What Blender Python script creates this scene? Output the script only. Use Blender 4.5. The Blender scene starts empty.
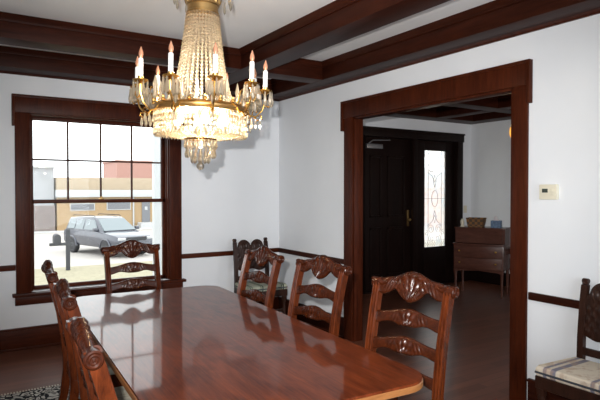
import bpy, bmesh, math, random
from mathutils import Vector, Matrix
random.seed(7)
PI = math.pi
D2R = math.radians
SC = bpy.context.scene
COL = SC.collection

# ---------------------------------------------------------------- camera, world, lights, exposure
cam_d = bpy.data.cameras.new('camera')
cam_d.sensor_width = 36.0
cam_d.lens = 542.6 / 600 * 36
cam_d.clip_start = 0.02
cam_d.clip_end = 400
cam = bpy.data.objects.new('camera', cam_d)
COL.objects.link(cam)
cam.location = (0, 0, 1.5)
cam.rotation_euler = (D2R(90 - 1.003), 0, D2R(-32.5))
SC.camera = cam

W = bpy.data.worlds.new('world')
SC.world = W
W.use_nodes = True
wb = W.node_tree.nodes['Background']
wb.inputs['Color'].default_value = (0.95, 0.975, 1.0, 1)
wb.inputs['Strength'].default_value = 3.2


def lamp(kind, name, loc, power, color=(1, 1, 1), rot=None, size=None, radius=None):
    d = bpy.data.lights.new(name, kind)
    d.energy = power
    d.color = color
    if kind == 'AREA':
        d.shape = 'RECTANGLE'
        d.size, d.size_y = size
    if radius is not None and kind != 'AREA':
        d.shadow_soft_size = radius
    o = bpy.data.objects.new(name, d)
    COL.objects.link(o)
    o.location = loc
    if rot:
        o.rotation_euler = rot
    return o


# the camera's own flash, a little above and left of the lens
yaw = D2R(32.5)
flash = lamp('SPOT', 'camera_flash', (-0.085 * math.cos(yaw), 0.085 * math.sin(yaw), 1.60), 650, (1.0, 0.98, 0.97), rot=(D2R(89), 0, D2R(-34)), radius=0.018)
flash.data.spot_size = D2R(79)
flash.data.spot_blend = 1.0
# added area lamps inside the closed left and rear walls, standing in for daylight
lamp('AREA', 'daylight_fill_left', (-1.12, 1.0, 1.45), 3, (0.90, 0.95, 1.0), rot=(0, D2R(-90), 0), size=(1.5, 2.4))
lamp('AREA', 'daylight_fill_rear', (1.6, -1.42, 1.45), 68, (0.86, 0.93, 1.0), rot=(D2R(90), 0, 0), size=(2.0, 1.6))
# area lamp added before the closed back wall to brighten the hall
lamp('AREA', 'daylight_fill_hall', (5.4, -0.42, 1.5), 38, (0.93, 0.96, 1.0), rot=(D2R(90), 0, 0), size=(1.2, 1.5))

SC.view_settings.view_transform = 'Standard'
SC.view_settings.look = 'None'
SC.view_settings.exposure = 0.0
SC.view_settings.gamma = 1.0
SC.view_settings.use_curve_mapping = False
SC.cycles.use_denoising = True
SC.cycles.max_bounces = 10
SC.cycles.transparent_max_bounces = 24
SC.cycles.sample_clamp_indirect = 6


# ---------------------------------------------------------------- materials
def new_mat(name):
    m = bpy.data.materials.new(name)
    m.use_nodes = True
    nt = m.node_tree
    b = nt.nodes['Principled BSDF']
    return m, nt, b


def nd(nt, typ, **kw):
    n = nt.nodes.new(typ)
    for k, v in kw.items():
        if k.startswith('_'):
            setattr(n, k[1:], v)
        else:
            n.inputs[k.replace('__', ' ')].default_value = v
    return n


def coords(nt, scale=(1, 1, 1), rot=(0, 0, 0), src='Object'):
    tc = nd(nt, 'ShaderNodeTexCoord')
    mp = nd(nt, 'ShaderNodeMapping')
    mp.inputs['Scale'].default_value = scale
    mp.inputs['Rotation'].default_value = rot
    nt.links.new(tc.outputs[src], mp.inputs['Vector'])
    return mp.outputs['Vector']


def ramp(nt, fac, stops):
    r = nd(nt, 'ShaderNodeValToRGB')
    els = r.color_ramp.elements
    while len(els) < len(stops):
        els.new(0.5)
    for e, (p, c) in zip(els, stops):
        e.position = p
        e.color = (*c, 1) if len(c) == 3 else c
    nt.links.new(fac, r.inputs['Fac'])
    return r.outputs['Color']


def plain(name, col, rough=0.5, metal=0.0, noise=0.0, nscale=30, bump=0.0, spec=0.5, coat=0.0):
    m, nt, b = new_mat(name)
    b.inputs['Roughness'].default_value = rough
    b.inputs['Metallic'].default_value = metal
    b.inputs['Specular IOR Level'].default_value = spec
    b.inputs['Coat Weight'].default_value = coat
    v = coords(nt)
    n = nd(nt, 'ShaderNodeTexNoise', Scale=nscale, Detail=4)
    nt.links.new(v, n.inputs['Vector'])
    lo = tuple(max(0, c * (1 - noise)) for c in col)
    hi = tuple(min(1, c * (1 + noise)) for c in col)
    nt.links.new(ramp(nt, n.outputs['Fac'], [(0.3, lo), (0.7, hi)]), b.inputs['Base Color'])
    if bump:
        bp = nd(nt, 'ShaderNodeBump', Strength=bump, Distance=0.01)
        nt.links.new(n.outputs['Fac'], bp.inputs['Height'])
        nt.links.new(bp.outputs['Normal'], b.inputs['Normal'])
    return m


def wood(name, dark, light, scale=(6, 6, 0.6), rough=0.35, coat=0.3, grain=12, spec=0.5):
    m, nt, b = new_mat(name)
    v = coords(nt, scale)
    n1 = nd(nt, 'ShaderNodeTexNoise', Scale=2.2, Detail=6, Roughness=0.6, Distortion=0.8)
    n2 = nd(nt, 'ShaderNodeTexNoise', Scale=grain, Detail=5, Roughness=0.65)
    nt.links.new(v, n1.inputs['Vector'])
    nt.links.new(v, n2.inputs['Vector'])
    mx = nd(nt, 'ShaderNodeMath', _operation='MULTIPLY_ADD')
    mx.inputs[1].default_value = 0.45
    nt.links.new(n2.outputs['Fac'], mx.inputs[0])
    ml = nd(nt, 'ShaderNodeMath', _operation='MULTIPLY')
    ml.inputs[1].default_value = 0.55
    nt.links.new(n1.outputs['Fac'], ml.inputs[0])
    nt.links.new(ml.outputs[0], mx.inputs[2])
    nt.links.new(ramp(nt, mx.outputs[0], [(0.32, dark), (0.68, light)]), b.inputs['Base Color'])
    b.inputs['Roughness'].default_value = rough
    b.inputs['Coat Weight'].default_value = coat
    b.inputs['Coat Roughness'].default_value = 0.15
    b.inputs['Specular IOR Level'].default_value = spec
    bp = nd(nt, 'ShaderNodeBump', Strength=0.06, Distance=0.004)
    nt.links.new(n2.outputs['Fac'], bp.inputs['Height'])
    nt.links.new(bp.outputs['Normal'], b.inputs['Normal'])
    return m


M = {}
M['paint'] = plain('white_wall_paint', (0.79, 0.815, 0.84), 0.6, noise=0.012, nscale=3, bump=0.02)
M['ceil'] = plain('white_ceiling_paint', (0.82, 0.815, 0.81), 0.7, noise=0.012, nscale=3)
M['trim'] = wood('dark_stained_trim', (0.020, 0.0038, 0.0014), (0.080, 0.0165, 0.0055), (5, 5, 0.5), 0.38, 0.0, spec=0.10)
M['trimh'] = wood('dark_stained_trim_lengthwise', (0.020, 0.0038, 0.0014), (0.080, 0.0165, 0.0055), (0.5, 5, 5), 0.38, 0.0, spec=0.10)
M['beam'] = wood('dark_stained_beam', (0.015, 0.0034, 0.0016), (0.048, 0.0108, 0.0046), (0.5, 5, 5), 0.45, 0.0, spec=0.09)
M['beamy'] = wood('dark_stained_beam_lengthwise', (0.015, 0.0034, 0.0016), (0.048, 0.0108, 0.0046), (5, 0.5, 5), 0.45, 0.0, spec=0.09)
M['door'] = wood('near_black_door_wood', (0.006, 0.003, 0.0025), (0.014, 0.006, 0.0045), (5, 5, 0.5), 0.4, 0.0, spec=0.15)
M['chair'] = wood('reddish_chair_wood', (0.018, 0.0036, 0.0013), (0.140, 0.029, 0.0072), (9, 9, 2), 0.25, 0.0, spec=0.22)
M['carve'] = wood('carved_chair_wood', (0.014, 0.0031, 0.0013), (0.070, 0.0150, 0.0045), (9, 9, 9), 0.27, 0.0, spec=0.3)
M['dchair'] = wood('dark_carved_chair_wood', (0.012, 0.005, 0.003), (0.04, 0.014, 0.008), (8, 8, 2), 0.36, 0.0, spec=0.25)
M['desk'] = wood('brown_desk_wood', (0.055, 0.020, 0.014), (0.115, 0.042, 0.027), (2, 1, 6), 0.25, 0.1, spec=0.4)
M['edge'] = wood('golden_table_edge_wood', (0.19, 0.070, 0.020), (0.33, 0.135, 0.042), (3, 3, 30), 0.3, 0.3)
M['brass'] = plain('polished_brass', (0.62, 0.36, 0.10), 0.25, 1.0, noise=0.06)
M['oldbrass'] = plain('aged_brass', (0.50, 0.32, 0.13), 0.35, 1.0, noise=0.1)
M['candle'] = plain('ivory_candle_sleeve', (0.88, 0.88, 0.86), 0.5, noise=0.01)
M['steel'] = plain('grey_metal', (0.35, 0.35, 0.36), 0.35, 0.8, noise=0.05)
M['black'] = plain('black_metal', (0.012, 0.012, 0.012), 0.4, 0.0, noise=0.1)
M['plate'] = plain('cream_plastic', (0.72, 0.68, 0.54), 0.4, noise=0.01)
M['lcd'] = plain('dark_display', (0.05, 0.06, 0.05), 0.2, noise=0.05)
M['cord'] = plain('dark_piping', (0.03, 0.035, 0.045), 0.7, noise=0.05)


def mk_table():
    m, nt, b = new_mat('polished_mahogany_top')
    v = coords(nt, (2.4, 0.8, 1))
    n1 = nd(nt, 'ShaderNodeTexNoise', Scale=3.0, Detail=7, Roughness=0.6, Distortion=1.2)
    nt.links.new(v, n1.inputs['Vector'])
    v2 = coords(nt, (60, 3, 1))
    n2 = nd(nt, 'ShaderNodeTexNoise', Scale=2.0, Detail=4, Roughness=0.6)
    nt.links.new(v2, n2.inputs['Vector'])
    mx = nd(nt, 'ShaderNodeMath', _operation='MULTIPLY_ADD')
    mx.inputs[1].default_value = 0.4
    nt.links.new(n2.outputs['Fac'], mx.inputs[0])
    ml = nd(nt, 'ShaderNodeMath', _operation='MULTIPLY')
    ml.inputs[1].default_value = 0.6
    nt.links.new(n1.outputs['Fac'], ml.inputs[0])
    nt.links.new(ml.outputs[0], mx.inputs[2])
    nt.links.new(ramp(nt, mx.outputs[0], [(0.35, (0.052, 0.0088, 0.0030)), (0.66, (0.165, 0.034, 0.0098))]), b.inputs['Base Color'])
    b.inputs['Roughness'].default_value = 0.35
    b.inputs['Coat Weight'].default_value = 0.5
    b.inputs['Coat Roughness'].default_value = 0.05
    b.inputs['Specular IOR Level'].default_value = 0.05
    return m


M['table'] = mk_table()


def mk_planks(name, a, bcol, rot, plank=0.09):
    m, nt, b = new_mat(name)
    v = coords(nt, (1, 1, 1), (0, 0, rot))
    br = nd(nt, 'ShaderNodeTexBrick', Scale=1.0)
    br.offset = 0.37
    br.inputs['Color1'].default_value = (*a, 1)
    br.inputs['Color2'].default_value = (*bcol, 1)
    br.inputs['Mortar'].default_value = (a[0] * 0.3, a[1] * 0.3, a[2] * 0.3, 1)
    br.inputs['Mortar Size'].default_value = 0.0016
    br.inputs['Brick Width'].default_value = 1.3
    br.inputs['Row Height'].default_value = plank
    nt.links.new(v, br.inputs['Vector'])
    v2 = coords(nt, (1.5, 30, 1), (0, 0, rot))
    n = nd(nt, 'ShaderNodeTexNoise', Scale=2.0, Detail=5)
    nt.links.new(v2, n.inputs['Vector'])
    mix = nd(nt, 'ShaderNodeMix', _data_type='RGBA', _blend_type='MULTIPLY')
    mix.inputs['Factor'].default_value = 0.7
    nt.links.new(br.outputs['Color'], mix.inputs['A'])
    nt.links.new(ramp(nt, n.outputs['Fac'], [(0.3, (0.62, 0.62, 0.62)), (0.7, (1, 1, 1))]), mix.inputs['B'])
    nt.links.new(mix.outputs['Result'], b.inputs['Base Color'])
    b.inputs['Roughness'].default_value = 0.30
    b.inputs['Specular IOR Level'].default_value = 0.2
    return m


M['floor'] = mk_planks('dark_floor_planks', (0.125, 0.042, 0.023), (0.18, 0.064, 0.037), 0.0)


def mk_rug():
    m, nt, b = new_mat('black_and_cream_rug')
    v = coords(nt)
    nz = nd(nt, 'ShaderNodeTexNoise', Scale=6.0, Detail=2)
    nt.links.new(v, nz.inputs['Vector'])
    add = nd(nt, 'ShaderNodeVectorMath', _operation='MULTIPLY_ADD')
    add.inputs[1].default_value = (0.16, 0.16, 0.0)
    nt.links.new(nz.outputs['Color'], add.inputs[0])
    nt.links.new(v, add.inputs[2])
    vo = nd(nt, 'ShaderNodeTexVoronoi', Scale=21.0, _feature='DISTANCE_TO_EDGE')
    nt.links.new(add.outputs[0], vo.inputs['Vector'])
    c1 = ramp(nt, vo.outputs['Distance'], [(0.10, (0.012, 0.012, 0.014)), (0.13, (0.50, 0.47, 0.42)), (0.30, (0.50, 0.47, 0.42)), (0.33, (0.012, 0.012, 0.014))])
    nt.links.new(c1, b.inputs['Base Color'])
    b.inputs['Roughness'].default_value = 0.95
    b.inputs['Specular IOR Level'].default_value = 0.1
    return m


M['rug'] = mk_rug()


def mk_fabric(name, base, stripe, patt, axis, freq):
    m, nt, b = new_mat(name)
    v = coords(nt, (1, 1, 1))
    sp = nd(nt, 'ShaderNodeSeparateXYZ')
    nt.links.new(v, sp.inputs[0])
    mu = nd(nt, 'ShaderNodeMath', _operation='MULTIPLY')
    mu.inputs[1].default_value = freq
    nt.links.new(sp.outputs[axis], mu.inputs[0])
    fr = nd(nt, 'ShaderNodeMath', _operation='FRACT')
    nt.links.new(mu.outputs[0], fr.inputs[0])
    c = ramp(nt, fr.outputs[0], [(0.0, base), (0.40, base), (0.42, stripe), (0.52, stripe), (0.54, base), (0.60, base), (0.62, stripe), (0.68, stripe), (0.70, base)])
    nz = nd(nt, 'ShaderNodeTexNoise', Scale=22.0, Detail=3)
    nt.links.new(v, nz.inputs['Vector'])
    f = ramp(nt, nz.outputs['Fac'], [(0.50, (0, 0, 0)), (0.60, (0.55, 0.55, 0.55))])
    mix = nd(nt, 'ShaderNodeMix', _data_type='RGBA')
    nt.links.new(f, mix.inputs['Factor'])
    nt.links.new(c, mix.inputs['A'])
    mix.inputs['B'].default_value = (*patt, 1)
    nt.links.new(mix.outputs['Result'], b.inputs['Base Color'])
    b.inputs['Roughness'].default_value = 0.9
    b.inputs['Specular IOR Level'].default_value = 0.15
    wv = nd(nt, 'ShaderNodeTexNoise', Scale=300.0)
    nt.links.new(v, wv.inputs['Vector'])
    bp = nd(nt, 'ShaderNodeBump', Strength=0.2, Distance=0.002)
    nt.links.new(wv.outputs['Fac'], bp.inputs['Height'])
    nt.links.new(bp.outputs['Normal'], b.inputs['Normal'])
    return m


M['stripe'] = mk_fabric('striped_cream_upholstery', (0.62, 0.54, 0.43), (0.20, 0.19, 0.23), (0.40, 0.27, 0.19), 0, 3.6)
M['stripeg'] = mk_fabric('striped_green_upholstery', (0.36, 0.37, 0.29), (0.02, 0.05, 0.04), (0.25, 0.26, 0.19), 0, 8.0)
M['seatfab'] = mk_fabric('patterned_cream_upholstery', (0.60, 0.56, 0.45), (0.52, 0.47, 0.36), (0.33, 0.32, 0.24), 0, 6.0)


def mk_glass(name, tint=(1, 1, 1), gloss=0.06):
    m = bpy.data.materials.new(name)
    m.use_nodes = True
    nt = m.node_tree
    nt.nodes.clear()
    out = nd(nt, 'ShaderNodeOutputMaterial')
    t = nd(nt, 'ShaderNodeBsdfTransparent', Color=(*tint, 1))
    g = nd(nt, 'ShaderNodeBsdfGlossy', Roughness=0.02)
    mx = nd(nt, 'ShaderNodeMixShader')
    mx.inputs[0].default_value = gloss
    nt.links.new(t.outputs[0], mx.inputs[1])
    nt.links.new(g.outputs[0], mx.inputs[2])
    nt.links.new(mx.outputs[0], out.inputs[0])
    return m


M['glass'] = mk_glass('window_glass', (0.97, 0.985, 0.98), 0.008)


def mk_crystal(name, col, tl=0.42):
    m = bpy.data.materials.new(name)
    m.use_nodes = True
    nt = m.node_tree
    nt.nodes.clear()
    out = nd(nt, 'ShaderNodeOutputMaterial')
    t = nd(nt, 'ShaderNodeBsdfTransparent', Color=(0.97, 0.96, 0.94, 1))
    tr = nd(nt, 'ShaderNodeBsdfTranslucent', Color=(*col, 1))
    g = nd(nt, 'ShaderNodeBsdfGlossy', Roughness=0.06, Color=(1, 0.98, 0.95, 1))
    fr = nd(nt, 'ShaderNodeFresnel', IOR=1.9)
    m1 = nd(nt, 'ShaderNodeMixShader')
    m1.inputs[0].default_value = tl
    nt.links.new(t.outputs[0], m1.inputs[1])
    nt.links.new(tr.outputs[0], m1.inputs[2])
    m2 = nd(nt, 'ShaderNodeMixShader')
    nt.links.new(fr.outputs[0], m2.inputs[0])
    nt.links.new(m1.outputs[0], m2.inputs[1])
    nt.links.new(g.outputs[0], m2.inputs[2])
    nt.links.new(m2.outputs[0], out.inputs[0])
    return m


M['crystal'] = mk_crystal('cut_crystal', (1.0, 0.93, 0.80), 0.62)
M['bead'] = mk_crystal('crystal_beads', (1.0, 0.92, 0.79), 0.80)
M['flame'] = plain('copper_tinted_bulb_glass', (0.62, 0.30, 0.18), 0.12, 0.35, noise=0.05)


def mk_emit(name, col, s):
    m, nt, b = new_mat(name)
    b.inputs['Base Color'].default_value = (*col, 1)
    b.inputs['Emission Color'].default_value = (*col, 1)
    b.inputs['Emission Strength'].default_value = s
    return m


M['bulb'] = mk_emit('lit_bulb', (1.0, 0.80, 0.48), 14)
M['amber'] = mk_emit('lit_amber_glass', (1.0, 0.42, 0.07), 1.1)
M['amberflame'] = mk_emit('lit_flame_bulb', (1.0, 0.70, 0.30), 5)

# outdoors
M['lawn'] = plain('dry_lawn', (0.30, 0.27, 0.185), 0.95, noise=0.15, nscale=8)
M['street'] = plain('pale_street', (0.409, 0.378, 0.347), 0.9, noise=0.05, nscale=0.6)
M['kerb'] = plain('white_kerb', (0.484, 0.484, 0.484), 0.9, noise=0.03)
M['tan'] = plain('tan_brick', (0.384, 0.267, 0.149), 0.9, noise=0.05, nscale=6)
M['tanlow'] = plain('tan_shingle', (0.409, 0.329, 0.236), 0.9, noise=0.06, nscale=4)
M['white'] = plain('white_painted_wood', (0.471, 0.484, 0.490), 0.6, noise=0.02)
M['redb'] = plain('red_brick', (0.42, 0.24, 0.20), 0.9, noise=0.05, nscale=4)
M['greyb'] = plain('light_grey_siding', (0.36, 0.365, 0.375), 0.8, noise=0.02)
M['stone'] = plain('rubble_stone', (0.223, 0.186, 0.174), 0.9, noise=0.3, nscale=2.5)
M['dwin'] = plain('dusky_window', (0.17, 0.175, 0.19), 0.3, noise=0.05)
M['carp'] = plain('dark_grey_car_paint', (0.071, 0.074, 0.093), 0.25, 0.2, noise=0.02, coat=0.6)
M['carg'] = plain('car_window_glass', (0.136, 0.167, 0.180), 0.05, noise=0.02, spec=0.9)
M['tire'] = plain('tyre_rubber', (0.037, 0.037, 0.040), 0.8, noise=0.05)
M['rimm'] = plain('alloy_wheel', (0.279, 0.279, 0.291), 0.3, 0.6, noise=0.03)
M['lens'] = plain('headlamp_lens', (0.465, 0.471, 0.484), 0.1, noise=0.02)
M['postw'] = plain('weathered_dark_post', (0.055, 0.057, 0.062), 0.8, noise=0.1)
M['leaf'] = plain('hall_green', (0.08, 0.12, 0.05), 0.8, noise=0.2)


# ---------------------------------------------------------------- mesh builder
class MB:
    def __init__(self):
        self.bm = bmesh.new()

    def box(self, x0, x1, y0, y1, z0, z1, bev=0.0, mat=None, seg=2):
        b = bmesh.new()
        bmesh.ops.create_cube(b, size=1)
        for v in b.verts:
            v.co = Vector((x0 + (v.co.x + .5) * (x1 - x0), y0 + (v.co.y + .5) * (y1 - y0), z0 + (v.co.z + .5) * (z1 - z0)))
        if bev:
            bmesh.ops.bevel(b, geom=b.edges[:], offset=bev, segments=seg, affect='EDGES', profile=0.6)
        self.merge(b, mat)
        return self

    def merge(self, b, mat=None):
        if mat is not None:
            b.transform(mat)
        me = bpy.data.meshes.new('tmp')
        b.to_mesh(me)
        b.free()
        self.bm.from_mesh(me)
        bpy.data.meshes.remove(me)

    def lathe(self, prof, n=20, center=(0, 0, 0), mat=None):
        """prof: list of (r, z)"""
        b = bmesh.new()
        rings = []
        for r, z in prof:
            if r < 1e-5:
                rings.append([b.verts.new((0, 0, z))])
            else:
                rings.append([b.verts.new((r * math.cos(2 * PI * k / n), r * math.sin(2 * PI * k / n), z)) for k in range(n)])
        for a, c in zip(rings, rings[1:]):
            for k in range(n):
                k2 = (k + 1) % n
                if len(a) == 1 and len(c) == 1:
                    continue
                if len(a) == 1:
                    b.faces.new((a[0], c[k], c[k2]))
                elif len(c) == 1:
                    b.faces.new((a[k], c[0], a[k2]))
                else:
                    b.faces.new((a[k], c[k], c[k2], a[k2]))
        if len(rings[0]) > 1:
            b.faces.new(rings[0][::-1])
        if len(rings[-1]) > 1:
            b.faces.new(rings[-1])
        T = Matrix.Translation(center)
        if mat is not None:
            T = T @ mat
        bmesh.ops.recalc_face_normals(b, faces=b.faces[:])
        self.merge(b, T)
        return self

    def tube(self, pts, rad, n=8, closed=False):
        pts = [Vector(p) for p in pts]
        N = len(pts)
        rads = rad if isinstance(rad, (list, tuple)) else [rad] * N
        b = bmesh.new()
        rings = []
        up = None
        for i in range(N):
            if closed:
                t = pts[(i + 1) % N] - pts[i - 1]
            else:
                t = pts[min(i + 1, N - 1)] - pts[max(i - 1, 0)]
            if t.length < 1e-9:
                t = Vector((0, 0, 1))
            t.normalize()
            if up is None:
                up = Vector((0, 0, 1)) if abs(t.z) < 0.9 else Vector((1, 0, 0))
            s = t.cross(up)
            if s.length < 1e-4:
                s = t.orthogonal()
            s.normalize()
            up = s.cross(t).normalized()
            rings.append([b.verts.new(pts[i] + (s * math.cos(2 * PI * k / n) + up * math.sin(2 * PI * k / n)) * rads[i]) for k in range(n)])
        rng = range(N) if closed else range(N - 1)
        for i in rng:
            a, c = rings[i], rings[(i + 1) % N]
            for k in range(n):
                k2 = (k + 1) % n
                b.faces.new((a[k], a[k2], c[k2], c[k]))
        if not closed:
            b.faces.new(rings[0][::-1])
            b.faces.new(rings[-1])
        bmesh.ops.recalc_face_normals(b, faces=b.faces[:])
        self.merge(b)
        return self

    def sweep(self, prof, stations):
        """prof: closed list of (a, b); stations: list of (origin, A, B) vectors -> skin with caps"""
        b = bmesh.new()
        rings = []
        for o, A, B in stations:
            o, A, B = Vector(o), Vector(A), Vector(B)
            rings.append([b.verts.new(o + A * p + B * q) for p, q in prof])
        n = len(prof)
        for a, c in zip(rings, rings[1:]):
            for k in range(n):
                k2 = (k + 1) % n
                b.faces.new((a[k], a[k2], c[k2], c[k]))
        b.faces.new(rings[0][::-1])
        b.faces.new(rings[-1])
        bmesh.ops.recalc_face_normals(b, faces=b.faces[:])
        self.merge(b)
        return self

    def prism(self, outline, z0, z1, mat=None, bev=0.0):
        b = bmesh.new()
        lo = [b.verts.new((x, y, z0)) for x, y in outline]
        hi = [b.verts.new((x, y, z1)) for x, y in outline]
        n = len(outline)
        b.faces.new(lo[::-1])
        b.faces.new(hi)
        for k in range(n):
            k2 = (k + 1) % n
            b.faces.new((lo[k], lo[k2], hi[k2], hi[k]))
        bmesh.ops.recalc_face_normals(b, faces=b.faces[:])
        if bev:
            es = [e for e in b.edges if abs(e.verts[0].co.z - e.verts[1].co.z) < 1e-6]
            bmesh.ops.bevel(b, geom=es, offset=bev, segments=3, affect='EDGES', profile=0.6)
        self.merge(b, mat)
        return self

    def slab(self, us, top, bot, yc, thick, relief=None, nv=10, zoff=0.0):
        """carved rail: u across (x), v up (z); front (+y) and back relief"""
        b = bmesh.new()
        F, Bk = [], []
        for u in us:
            t, bo = top(u), bot(u)
            fr, bk = [], []
            for j in range(nv + 1):
                s = j / nv
                z = bo + (t - bo) * s
                edge = min(1.0, min(s, 1 - s) * 6 + 0.35)
                r = relief(u, s, z) if relief else 0.0
                y = yc(z + zoff) if callable(yc) else yc
                fr.append(b.verts.new((u, y + thick / 2 * edge + r * edge, z + zoff)))
                bk.append(b.verts.new((u, y - thick / 2 * edge - r * edge, z + zoff)))
            F.append(fr)
            Bk.append(bk)
        for i in range(len(us) - 1):
            for j in range(nv):
                b.faces.new((F[i][j], F[i + 1][j], F[i + 1][j + 1], F[i][j + 1]))
                b.faces.new((Bk[i][j], Bk[i][j + 1], Bk[i + 1][j + 1], Bk[i + 1][j]))
            b.faces.new((F[i][nv], F[i + 1][nv], Bk[i + 1][nv], Bk[i][nv]))
            b.faces.new((F[i][0], Bk[i][0], Bk[i + 1][0], F[i + 1][0]))
        for i, fl in ((0, 0), (len(us) - 1, 1)):
            for j in range(nv):
                q = (F[i][j], F[i][j + 1], Bk[i][j + 1], Bk[i][j])
                b.faces.new(q)
        bmesh.ops.recalc_face_normals(b, faces=b.faces[:])
        self.merge(b)
        return self

    def build(self, name, mat, parent=None, smooth=35):
        me = bpy.data.meshes.new(name)
        self.bm.to_mesh(me)
        self.bm.free()
        me.materials.append(mat if not isinstance(mat, str) else M[mat])
        if smooth:
            me.shade_smooth()
            me.set_sharp_from_angle(angle=D2R(smooth))
        o = bpy.data.objects.new(name, me)
        COL.objects.link(o)
        if parent is not None:
            o.parent = parent
        return o


def tag(o, label, cat, group=None, kind=None):
    if label:
        o['label'] = label
    if cat:
        o['category'] = cat
    if group:
        o['group'] = group
    if kind:
        o['kind'] = kind
    return o


def empty(name, loc, rz=0.0, label=None, cat=None, group=None):
    o = bpy.data.objects.new(name, None)
    COL.objects.link(o)
    o.location = loc
    o.rotation_euler = (0, 0, rz)
    o.empty_display_size = 0.1
    return tag(o, label, cat, group)


def copy_tree(o, parent=None):
    kids = [c for c in o.children]
    c = o.copy()
    COL.objects.link(c)
    if parent is not None:
        c.parent = parent
    for k in kids:
        copy_tree(k, c)
    return c


def struct(mb, name, mat, label, cat):
    o = mb.build(name, mat)
    return tag(o, label, cat, kind='structure')


# ---------------------------------------------------------------- room shell
XL, XR, YB, YW = -1.15, 3.34, -1.45, 5.72      # inner faces
ZC, ZB = 2.77, 2.60                            # ceiling, beam bottoms
OY0, OY1, OZ = 2.425, 4.250, 2.228
WT = 0.09                                       # thickness of the doorway wall              # doorway in the right wall
WX0, WX1, WZ0, WZ1 = 0.605, 1.966, 0.535, 2.234  # window opening
HX, HY = 7.28, 6.12                            # hall far wall and door wall

struct(MB().box(XL - .15, HX + .2, YB - .15, HY + .2, -0.12, 0), 'floor', 'floor', 'dark brown plank floor running through dining room and hall', 'floor')
c = MB().box(XL - .15, HX + .2, YB - .15, HY + .25, ZC, ZC + .1)
struct(c, 'ceiling', 'ceil', 'white painted ceiling panels between dark beams', 'ceiling')

w = MB()
w.box(XL - .15, WX0, YW, YW + .2, 0, ZC)
w.box(WX1, XR, YW, YW + .2, 0, ZC)
w.box(WX0, WX1, YW, YW + .2, 0, WZ0)
w.box(WX0, WX1, YW, YW + .2, WZ1, ZC)
struct(w, 'wall_front', 'paint', 'white wall holding the large dark-framed window', 'wall')
w = MB()
w.box(XR, XR + WT, YB - .15, OY0, 0, ZC)
w.box(XR, XR + WT, OY1, HY + .2, 0, ZC)
w.box(XR, XR + WT, OY0, OY1, OZ, ZC)
struct(w, 'wall_right', 'paint', 'white wall pierced by the wide dark-cased doorway', 'wall')
struct(MB().box(XL - .15, XL, YB, YW, 0, ZC), 'wall_left', 'paint', 'white wall along the left of the dining room', 'wall')
struct(MB().box(XL, XR, YB - .15, YB, 0, ZC), 'wall_back', 'paint', 'white wall at the back of the dining room', 'wall')

# hall
DX0, DX1, DZ = 4.88, 7.06, 2.42
w = MB()
w.box(XR + WT, DX0 + .1, HY, HY + .2, 0, ZC)
w.box(DX1 - .1, HX + .2, HY, HY + .2, 0, ZC)
w.box(DX0 + .1, DX1 - .1, HY, HY + .2, DZ - .13, ZC)
struct(w, 'wall_hall_front', 'paint', 'white hall wall around the dark entrance door', 'wall')
struct(MB().box(HX, HX + .2, -0.6, HY, 0, ZC), 'wall_hall_right', 'paint', 'white hall wall behind the slant-front desk', 'wall')
struct(MB().box(XR + WT, HX, -0.6, -0.45, 0, ZC), 'wall_hall_back', 'paint', 'white wall at the back of the hall', 'wall')


# beams (box beams with a cove strip where they meet the ceiling)
def beam_x(mb, y0, y1, x0, x1):
    mb.box(x0, x1, y0, y1, ZB, ZC, 0.004)
    for yy, s in ((y0, -1), (y1, 1)):
        mb.prism([(0, 0), (s * .045, 0), (s * .038, -.012), (s * .014, -.034), (s * .010, -.05), (0, -.05)], x0, x1,
                 Matrix(((0, 0, 1, 0), (1, 0, 0, yy), (0, 1, 0, ZC), (0, 0, 0, 1))))


def beam_y(mb, x0, x1, y0, y1):
    mb.box(x0, x1, y0, y1, ZB, ZC, 0.004)
    for xx, s in ((x0, -1), (x1, 1)):
        mb.prism([(0, 0), (s * .045, 0), (s * .038, -.012), (s * .014, -.034), (s * .010, -.05), (0, -.05)], y0, y1,
                 Matrix(((1, 0, 0, xx), (0, 0, 1, 0), (0, 1, 0, ZC), (0, 0, 0, 1))))


WB = 0.24
b = MB()
beam_x(b, YW - WB, YW, XL, XR)
struct(b, 'trim_1', 'beam', 'dark wood ceiling border beam above the window wall', 'beam')
b = MB()
beam_y(b, XR - WB, XR, YB, YW - WB)
struct(b, 'trim_2', 'beamy', 'dark wood ceiling border beam above the doorway wall', 'beam')
b = MB()
beam_y(b, 2.205, 2.435, YB + WB, YW - WB)
struct(b, 'trim_3', 'beamy', 'dark wood ceiling beam running lengthwise right of the chandelier', 'beam')
b = MB()
beam_y(b, -.185, .035, YB + WB, YW - WB)
struct(b, 'trim_4', 'beamy', 'dark wood ceiling beam running lengthwise left of the chandelier', 'beam')
b = MB()
for xa, xb in ((XL + WB, -.185), (.035, 2.205), (2.435, XR - WB)):
    beam_x(b, 4.45, 4.665, xa, xb)
struct(b, 'trim_5', 'beam', 'dark wood cross beam of the ceiling nearest the window', 'beam')
b = MB()
for xa, xb in ((XL + WB, -.185), (.035, 2.205), (2.435, XR - WB)):
    beam_x(b, 0.7, 0.915, xa, xb)
struct(b, 'trim_6', 'beam', 'dark wood cross beam of the ceiling behind the photographer', 'beam')
b = MB()
beam_x(b, YB, YB + WB, XL, XR - WB)
beam_y(b, XL, XL + WB, YB + WB, YW - WB)
struct(b, 'trim_7', 'beamy', 'dark wood ceiling border beam over the left and back walls', 'beam')
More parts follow.
